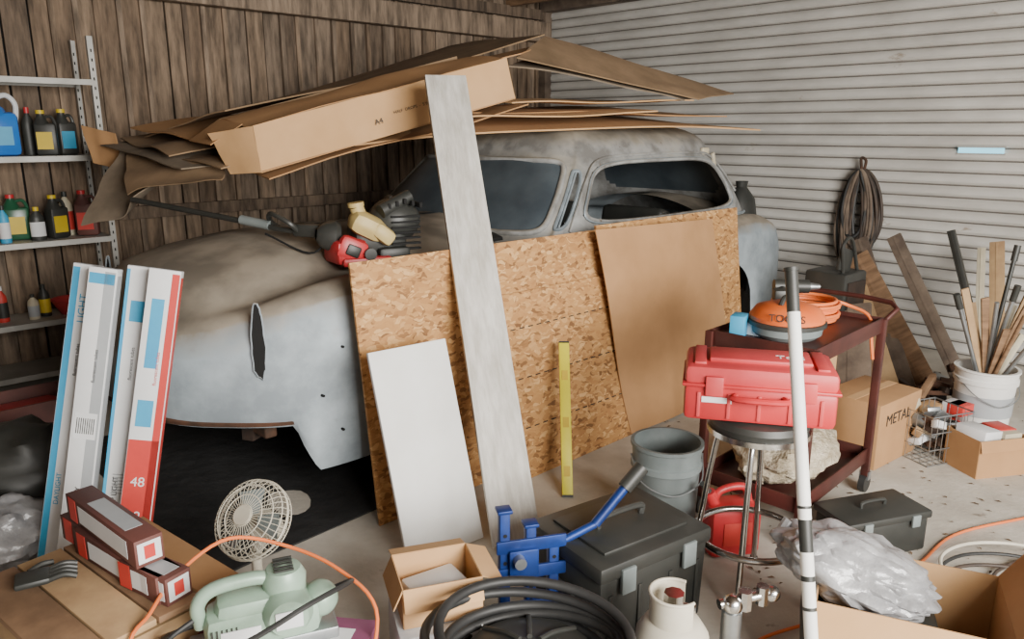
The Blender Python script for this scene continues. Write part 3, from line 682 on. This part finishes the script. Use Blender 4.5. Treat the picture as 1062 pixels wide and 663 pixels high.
# ---------------------------------------------------------------- cart
t=B('steel_utility_cart',(1.28,3.33,0),46); cl,cd=.74,.46
for z in (.17,.84):
    t.box((0,0,z),(cl,cd,.012),MAROON)
    for s_ in (-1,1): t.box((0,s_*cd/2,z+(.02 if z<.5 else -.01)),(cl,.008,.07),MAROON,bev=.002); t.box((s_*cl/2,0,z+(.02 if z<.5 else -.01)),(.008,cd,.07),MAROON,bev=.002)
for sx in (-1,1):
    for sy in (-1,1):
        t.box((sx*cl/2,sy*cd/2,.47),(.034,.034,.78),MAROON,bev=.003); t.cyl((sx*cl/2,sy*cd/2-.015,.045),(sx*cl/2,sy*cd/2+.015,.045),.045,RUBBER); t.box((sx*cl/2,sy*cd/2,.085),(.03,.045,.04),STEEL)
t.tube([(cl/2,-cd/2,.84),(cl/2+.09,-cd/2,.92),(cl/2+.09,cd/2,.92),(cl/2,cd/2,.84)],.012,MAROON,seg=10,n=3)
t.done()
ct=frame((1.28,3.33,.847),46)
t=B('orange_hose_reel_case',M=ct@Matrix.Translation((-.18,-.02,0)))
t.lathe([(0,0),(.12,0),(.145,.02),(.15,.06)],GREYPL); t.lathe([(.152,.055),(.155,.09),(.13,.125),(.07,.145),(0,.15)],ORANGE); t.lathe([(.151,.05),(.162,.055),(.162,.07),(.151,.075)],PLBLK)
t.tube([(-.07,0,.14),(-.04,0,.17),(.04,0,.17),(.07,0,.14)],.011,PLBLK); t.text('TOOLS',.045,Matrix.Rotation(R(-66),4,'Z')@Matrix.Translation((0,-.150,.105))@Matrix.Rotation(R(58),4,'X'),PBLACK)
t.done()
t=B('orange_air_hose',M=ct@Matrix.Translation((.17,.05,0)))
for k in range(7):
    rr=.13+.008*(k%3); t.tube([(rr*math.cos(a)+.01*math.sin(k*2),rr*math.sin(a),.012+.014*k) for a in [j*math.pi/8 for j in range(16)]],.008,ORCORD,closed=True,n=2)
t.tube([(.13,0,.09),(.2,-.12,.05),(.2,-.22,.01),(.17,-.25,-.1),(.18,-.26,-.18)],.008,ORCORD); t.done()
t=B('screw_carton',M=ct@Matrix.Translation((-.31,.13,0))); t.box((0,0,.045),(.09,.06,.09),PBLUE,bev=.002,rot=(0,0,15)); t.box((0.06,-.05,.03),(.06,.07,.06),PAPERW,bev=.002); t.done()
t=B('black_power_drill',M=ct@Matrix.Translation((.2,.12,.10))@Matrix.Rotation(R(-50),4,'Z')); t.cyl((-.1,0,.04),(.06,0,.04),.032,PLBLK); t.cyl((.06,0,.04),(.11,0,.04),.02,STEEL,r2=.012); t.cyl((-.06,0,.03),(-.09,-.10,.02),.02,PLBLK); t.box((-.1,-.13,.025),(.07,.06,.05),PLBLK,bev=.008); t.done()
t=B('sack_of_rags',M=frame((1.26,3.30,.177),46)); t.sph((0,0,.10),(.30,.19,.12),CLEARBAG,seg=40,disp=.2,disp2=.1); t.done()
t=B('cardboard_carton',(1.93,3.92,0),38); t.box((0,0,.175),(.44,.32,.35),CARD,bev=.004); t.box((0,0,.3505),(.44,.05,.002),CARDL); t.text('METAL',.085,FRONT(-.02,-.1615,.25),PBLACK)
for k in range(3): t.box((.16,-.161,.08+k*.035),(.05,.001,.02),PBLACK)
t.done()
t=B('cardboard_carton',(1.62,4.28,0),30); t.box((0,0,.24),(.4,.3,.48),CARDL,bev=.004); t.box((0,-.151,.3),(.2,.001,.1),PAPERW); t.done()
t=B('black_gear_case',(1.50,2.93,0),18); t.box((0,0,.075),(.40,.20,.15),PLBLK,bev=.012); t.box((0,0,.165),(.42,.22,.035),PLBLK,bev=.01); t.tube([(-.06,0,.18),(-.05,0,.205),(.05,0,.205),(.06,0,.18)],.008,PLBLK)
for x in (-.12,.12): t.box((x,-.113,.15),(.04,.012,.05),GREYPL,bev=.003)
t.done()
pt=V((.815,2.22,1.30)); pb=V((.84,1.76,0)); 
t=B('black_and_white_pole',M=axisframe(pb,pt)); L=(pt-pb).length
for a,b,m in ((0,.58,WHITEP),(.58,.67,PLBLK),(.67,L-.12,WHITEP),(L-.12,L,PLBLK)): t.cyl((0,0,a),(0,0,b),.0185,m,seg=20)
for a,b in ((.50,.515),(.30,.34),(.42,.43),(.70,.708)): t.cyl((0,0,a),(0,0,b),.0188,PLBLK,seg=20,caps=False)
t.cyl((0,0,L),(0,0,L+.01),.021,PLBLK); t.cyl((0,0,0),(0,0,.05),.021,RUBBER); t.done()
t=B('open_cardboard_box',(1.18,2.03,0),-24); t.openbox((0,0,.19),(.50,.36,.38),CARDL,th=.005,flap=.17,fang=(-76,None,None,58)); t.done()
# crumpled sheet-like bag
t=B('grey_plastic_bag',(1.10,2.10,.12),-20)
tm=bmesh.new(); bmesh.ops.create_icosphere(tm,subdivisions=5,radius=1)
for v in tm.verts:
    p=v.co.copy(); vv=noise.voronoi(p*2.6+V((3,1,2)))[0]
    k=1+.22*noise.noise(p*1.4)+.20*(vv[1]-vv[0])-.05
    v.co=V((p.x*k*.24,p.y*k*.165,p.z*k*.10*(1+.3*p.x*-1)))
t.merge(tm,GREYBAG,Matrix.Translation((-.03,0,.27))@Matrix.Rotation(R(10),4,'Y'))
t.tube([(-.22,.05,.27),(-.27,.08,.30),(-.25,.10,.35)],.018,GREYBAG)
t.box((0,0,.09),(.38,.26,.16),PLBLK,bev=.03); t.done(sharp=25)
t=B('propane_cylinder',(.47,1.98,0)); t.lathe([(0,.02),(.08,.02),(.085,0),(.09,0),(.092,.04),(.108,.07),(.11,.22),(.105,.27),(.08,.31),(.04,.33),(0,.335)],IVORY,seg=32)
t.cyl((0,0,.33),(0,0,.37),.02,CHROME); t.cyl((0,0,.37),(0,0,.40),.03,CHROME,seg=8); t.cyl((0,0,.36),(.06,-.02,.36),.012,CHROME)
tm=bmesh.new()
for k in range(20):
    a=R(-50+ -260*k/19); 
    for z in (.29,.40): tm.verts.new((.07*math.cos(a),.07*math.sin(a),z))
tm.verts.ensure_lookup_table()
for k in range(19): tm.faces.new([tm.verts[i] for i in (2*k,2*k+2,2*k+3,2*k+1)])
t.merge(tm,IVORY); t.tube([(.07*math.cos(R(-50-260*k/19)),.07*math.sin(R(-50-260*k/19)),.40) for k in range(20)],.005,IVORY,smooth=False); t.done()
t=B('pipe_fittings',(.66,2.04,0)); t.cyl((0,0,0),(0,0,.3),.03,STEEL); t.cyl((-.04,0,.32),(.12,.04,.33),.016,CHROME); t.sph((.0,0,.32),.032,CHROME); t.cyl((.04,.01,.3),(.04,.01,.36),.022,CHROME,seg=8); t.cyl((.1,.035,.3),(.1,.035,.36),.02,CHROME,seg=8); t.sph((.13,.04,.33),.026,CHROME); t.done()
t=B('shop_vacuum_drum',(.05,1.86,0)); t.lathe([(0,0),(.2,0),(.21,.02),(.22,.20),(.19,.27),(.1,.30),(0,.31)],PLBLK,seg=36); t.lathe([(.222,.15),(.232,.155),(.232,.18),(.222,.185)],GREYPL,seg=36)
for k in range(8): t.tube([(.19*math.cos(k*.785),.19*math.sin(k*.785),.272),(.1*math.cos(k*.785),.1*math.sin(k*.785),.305),(.04*math.cos(k*.785),.04*math.sin(k*.785),.312)],.008,PLBLK)
t.done()
t=B('black_hose_coil',(.05,1.86,0))
for k in range(6):
    rr=.215+.014*((k*2)%3); zc=.21+.032*k
    t.tube([(rr*1.15*math.cos(a)+.02*math.sin(k*3),rr*math.sin(a)+.02*math.cos(k*2),zc+.025*math.sin(a+k)) for a in [j*math.pi/8 for j in range(16)]],.0145,RUBBER,closed=True,n=3,seg=10)
t.tube([(-.27,0,.2),(-.33,.12,.1),(-.3,.25,.02),(-.1,.35,.02)],.0125,RUBBER,seg=10)
t.done()
# ---------------------------------------------------------------- right hand clutter
t=B('white_bucket',(2.72,4.22,0)); t.lathe([(0,.01),(.13,.01),(.135,0),(.14,.01),(.155,.30),(.165,.305),(.165,.33),(.158,.335),(.16,.37),(.168,.375),(.168,.385),(.15,.385),(.135,.03),(0,.03)],WHITEP,seg=36)
t.lathe([(.1515,.12),(.156,.24)],PGREY,seg=36)
t.tube([(.168,0,.33),(.12,-.13,.25),(0,-.175,.20),(-.12,-.13,.25),(-.168,0,.33)],.003,STEEL)
t.done()
t=B('bundle_of_long_handled_tools',(2.72,4.22,.04))
for i in range(16):
    a=random.uniform(0,6.28); r0=.09; r1=.08+.16*random.random(); h=random.uniform(.5,.95)
    p=V((r0*.8*math.cos(a+3.1),r0*.8*math.sin(a+3.1),0)); q=V((r1*math.cos(a),r1*math.sin(a),h))
    if i%2==0:
        t.cyl(p,q,.012,random.choice([PLBLK,STEEL,WOODG,WOODL,WOOD]))
        if i%4==0: t.cyl(q,q+(q-p).normalized()*.09,.018,random.choice([PLBLK,ORANGE,PLBLK]))
    else: t.merge((lambda bm_:(bmesh.ops.create_cube(bm_,size=1),bm_)[1])(bmesh.new()),random.choice([WOODL,WOODG,CREAM,WOOD]),axisframe(p,q)@Matrix.Translation((0,0,h/2))@Matrix.Diagonal((.04,.012,h,1)))
t.done()
t=B('wire_basket',(2.24,3.86,0),20)
for z in (.005,.09,.18,.27):
    t.tube([(-.14,-.12,z),(.14,-.12,z),(.14,.12,z),(-.14,.12,z)],.004,STEEL,closed=True,smooth=False,seg=6)
for k in range(8):
    x=-.14+.04*k; t.tube([(x,-.12,.27),(x,-.12,.005),(x,.12,.005),(x,.12,.27)],.002,STEEL,smooth=False,seg=5)
for k in range(6):
    y=-.12+.048*k; t.tube([(-.14,y,.27),(-.14,y,.005),(.14,y,.005),(.14,y,.27)],.002,STEEL,smooth=False,seg=5)
for i in range(26):
    t.box((random.uniform(-.09,.09),random.uniform(-.08,.08),random.uniform(.04,.27)),(random.uniform(.03,.1),random.uniform(.03,.07),random.uniform(.02,.06)),random.choice([RUST,STEEL,CREAM,PAPERW,WOODL,RUSTD,GREYPL]),rot=[random.uniform(-30,30) for _ in range(3)],bev=.003)
t.done()
t=B('cardboard_tray',(2.44,3.70,0),12); t.openbox((0,0,.10),(.29,.22,.20),CARD,flap=.06,fang=(-75,None,None,-60)); t.box((-.06,0,.18),(.13,.16,.1),PAPERW,bev=.003,rot=(0,6,12)); t.box((.08,.02,.17),(.1,.12,.1),PRED,bev=.003); t.box((.07,-.06,.20),(.1,.05,.03),CREAM); t.done()
t=B('fastener_cartons',(2.36,4.12,0),15)
for i in range(12): t.box((random.uniform(-.2,.2),random.uniform(-.08,.08),.04+.07*(i//4)),(.11,.09,.06),random.choice([PAPERW,CREAM,CARDL,PRED,GREYPL]),rot=(0,0,random.uniform(-30,30)),bev=.002)
t.done()
def plank(name,p,q,w,d,m,xd=(.7,-.7,0)):
    t=B(name,M=axisframe(p,q,xd)); L=(V(q)-V(p)).length; t.box((0,0,L/2),(w,d,L),m,bev=.003)
    t.box((0,-d/2-.002,L*.5),(w*.15,.003,L*.98),m); t.done()
plank('timber_offcut',(3.05,4.95,.01),(2.78,5.6,.95),.10,.03,WOODG)
plank('timber_offcut',(2.78,4.9,.01),(2.55,5.65,.80),.16,.02,WOOD)
plank('timber_offcut',(2.66,4.95,.01),(2.62,5.8,.9),.12,.02,WOODG)
plank('timber_offcut',(2.45,4.8,.01),(2.50,5.7,.70),.2,.02,WOODL)
plank('timber_offcut',(2.32,4.8,.01),(2.45,5.9,.60),.22,.03,WOOD)
plank('timber_offcut',(2.2,4.75,.01),(2.3,5.1,.55),.25,.03,WOODG)
plank('black_pipe',(3.25,5.0,.01),(3.02,5.3,1.03),.045,.045,PLBLK)
plank('timber_offcut',(3.15,4.75,.01),(3.35,5.3,.95),.09,.02,WOODL)
plank('timber_offcut',(3.05,4.8,.01),(3.28,5.35,.9),.05,.02,CREAM)
t=B('scrap_metal_pile',(2.70,4.65,0),44)
for i in range(30): t.box((random.uniform(-.7,.35),random.uniform(-.2,.2),.03+random.random()*.18),(random.uniform(.08,.4),random.uniform(.02,.08),random.uniform(.01,.05)),random.choice([RUST,RUSTD,WOODG,STEEL,PLBLK,WOOD]),rot=[random.uniform(-25,25),random.uniform(-25,25),random.uniform(0,180)],bev=.002)
t.done()
t=B('black_storage_case',(2.25,5.28,0),40); t.box((0,0,.38),(.30,.3,.76),PLBLK,bev=.02); t.box((0,-.155,.55),(.24,.01,.3),RUSTD,bev=.004); t.tube([(-.1,-.1,.75),(-.13,-.1,.95),(-.02,-.1,.98),(.10,-.1,.75)],.012,PLBLK); t.box((-.05,-.08,.84),(.16,.03,.16),PLBLK,bev=.01,rot=(0,15,0)); t.done()
t=B('black_garden_bag',(2.0,6.8,0),30); t.lathe([(0,0),(.14,0),(.17,.1),(.16,.6),(.17,.9),(.13,1.12),(.05,1.22),(.06,1.27),(0,1.26)],PLBLK,seg=14,sc=(1,.85)); t.done()
def shut(x,y,z): return frame(CORN,ANG-90)@V((x,y,z))
hp=shut(3.62,-.06,1.36)
t=B('hanging_hose_coil',M=frame(hp,ANG-90))
t.cyl((0,.08,.02),(0,-.07,.02),.01,STEEL)
for k in range(26):
    w=.12+random.uniform(-.06,.07); h=.34+random.uniform(-.08,.08); ox=random.uniform(-.03,.03); oy=-.015-.010*(k%7)
    pts=[(ox*.3,oy,.03)]+[(ox+w*math.sin(a)*(.6+.4*math.sin(a/2)),oy+random.uniform(-.01,.01),-h+h*math.cos(a)+.02) for a in [j*2*math.pi/10 for j in range(1,10)]]
    t.tube(pts,.013,random.choice([HOSE,HOSE,RUBBER,WOODG]),closed=True,n=5)
t.tube([(.05,-.06,-.5),(.09,-.06,-.75),(.03,-.04,-1.1)],.011,HOSE); t.tube([(0,-.05,.03),(-.02,-.03,.12),(.02,-.03,.10),(.01,-.04,.0)],.012,RUST); t.done()
SLOTGLOW=mat('daylight_glow_strip',(.30,.75,.95),None,3,.3,emit=1.3)
t=B('shutter_gap_glow_strip',M=frame(CORN,ANG-90)); t.box((4.43,-.022,1.555),(.30,.01,.04),SLOTGLOW); t.box((4.43,-.02,1.58),(.32,.014,.012),SHELFM); t.box((4.43,-.02,1.53),(.32,.014,.012),SHELFM); t.done()  # emissive strip on the slats imitates daylight through a gap, no real opening
t=B('floor_hoses')
for k in range(5):
    cx,cy,rr=1.75+.05*k,2.45+.04*k,.18+.03*k
    t.tube([(cx+rr*math.cos(a),cy+rr*.8*math.sin(a),.012+.012*k) for a in [j*math.pi/5 for j in range(10)]],.007,[WHITEP,STEEL,HOSE,RUBBER,IVORY][k],closed=True)
t.tube([(1.6,2.3,.06),(1.9,2.7,.02),(2.3,2.9,.01),(2.6,3.2,.01)],.007,HOSE); t.done()
t=B('orange_floor_cord'); t.tube([(1.3,2.62,.008),(1.6,2.75,.008),(1.9,3.0,.008),(2.3,3.15,.008),(2.8,3.3,.008)],.006,ORCORD); t.tube([(.62,2.25,.01),(.75,2.15,.01),(.85,2.3,.01),(1.2,2.45,.01),(1.4,2.6,.01)],.006,ORCORD); t.done()
LEAF=mat('dry_leaves',(.16,.09,.04),(.08,.05,.03),8,.9)
t=B('leaf_litter')
for i in range(400):
    x=random.uniform(.9,3.3); y=random.uniform(2.6,4.6); 
    s=random.uniform(.006,.018); a=random.uniform(0,6.28); M=Matrix.Translation((x,y,.003))@Matrix.Rotation(a,4,'Z')
    tm=bmesh.new(); vs=[tm.verts.new(M@V(p)) for p in ((-s,0,0),(0,-s*.4,.004),(s,0,.002),(0,s*.4,.005))]; tm.faces.new(vs); t.merge(tm,LEAF)
t.done()
# ---------------------------------------------------------------- light + camera
def area(name,loc,target,sx,sy,e,col):
    l=bpy.data.lights.new(name,'AREA'); l.shape='RECTANGLE'; l.size=sx; l.size_y=sy; l.energy=e; l.color=col
    o=bpy.data.objects.new(name,l); bpy.context.scene.collection.objects.link(o); o.location=loc
    o.rotation_euler=(V(target)-V(loc)).to_track_quat('-Z','Y').to_euler()
area('doorway_daylight',(2.6,-1.2,2.3),(.4,4.2,.5),3.0,2.2,800,(1,.965,.90))
w=bpy.data.worlds.new('World'); bpy.context.scene.world=w; w.use_nodes=True
bg=w.node_tree.nodes['Background']; bg.inputs[0].default_value=(.93,.96,1,1); bg.inputs[1].default_value=.68
cam=bpy.data.cameras.new('cam'); co=bpy.data.objects.new('camera',cam); bpy.context.scene.collection.objects.link(co)
cam.sensor_width=36; cam.lens=800/1062*36; co.location=(0,0,1.7); co.rotation_euler=(R(90-13.8),0,0); cam.clip_start=.05
bpy.context.scene.camera=co
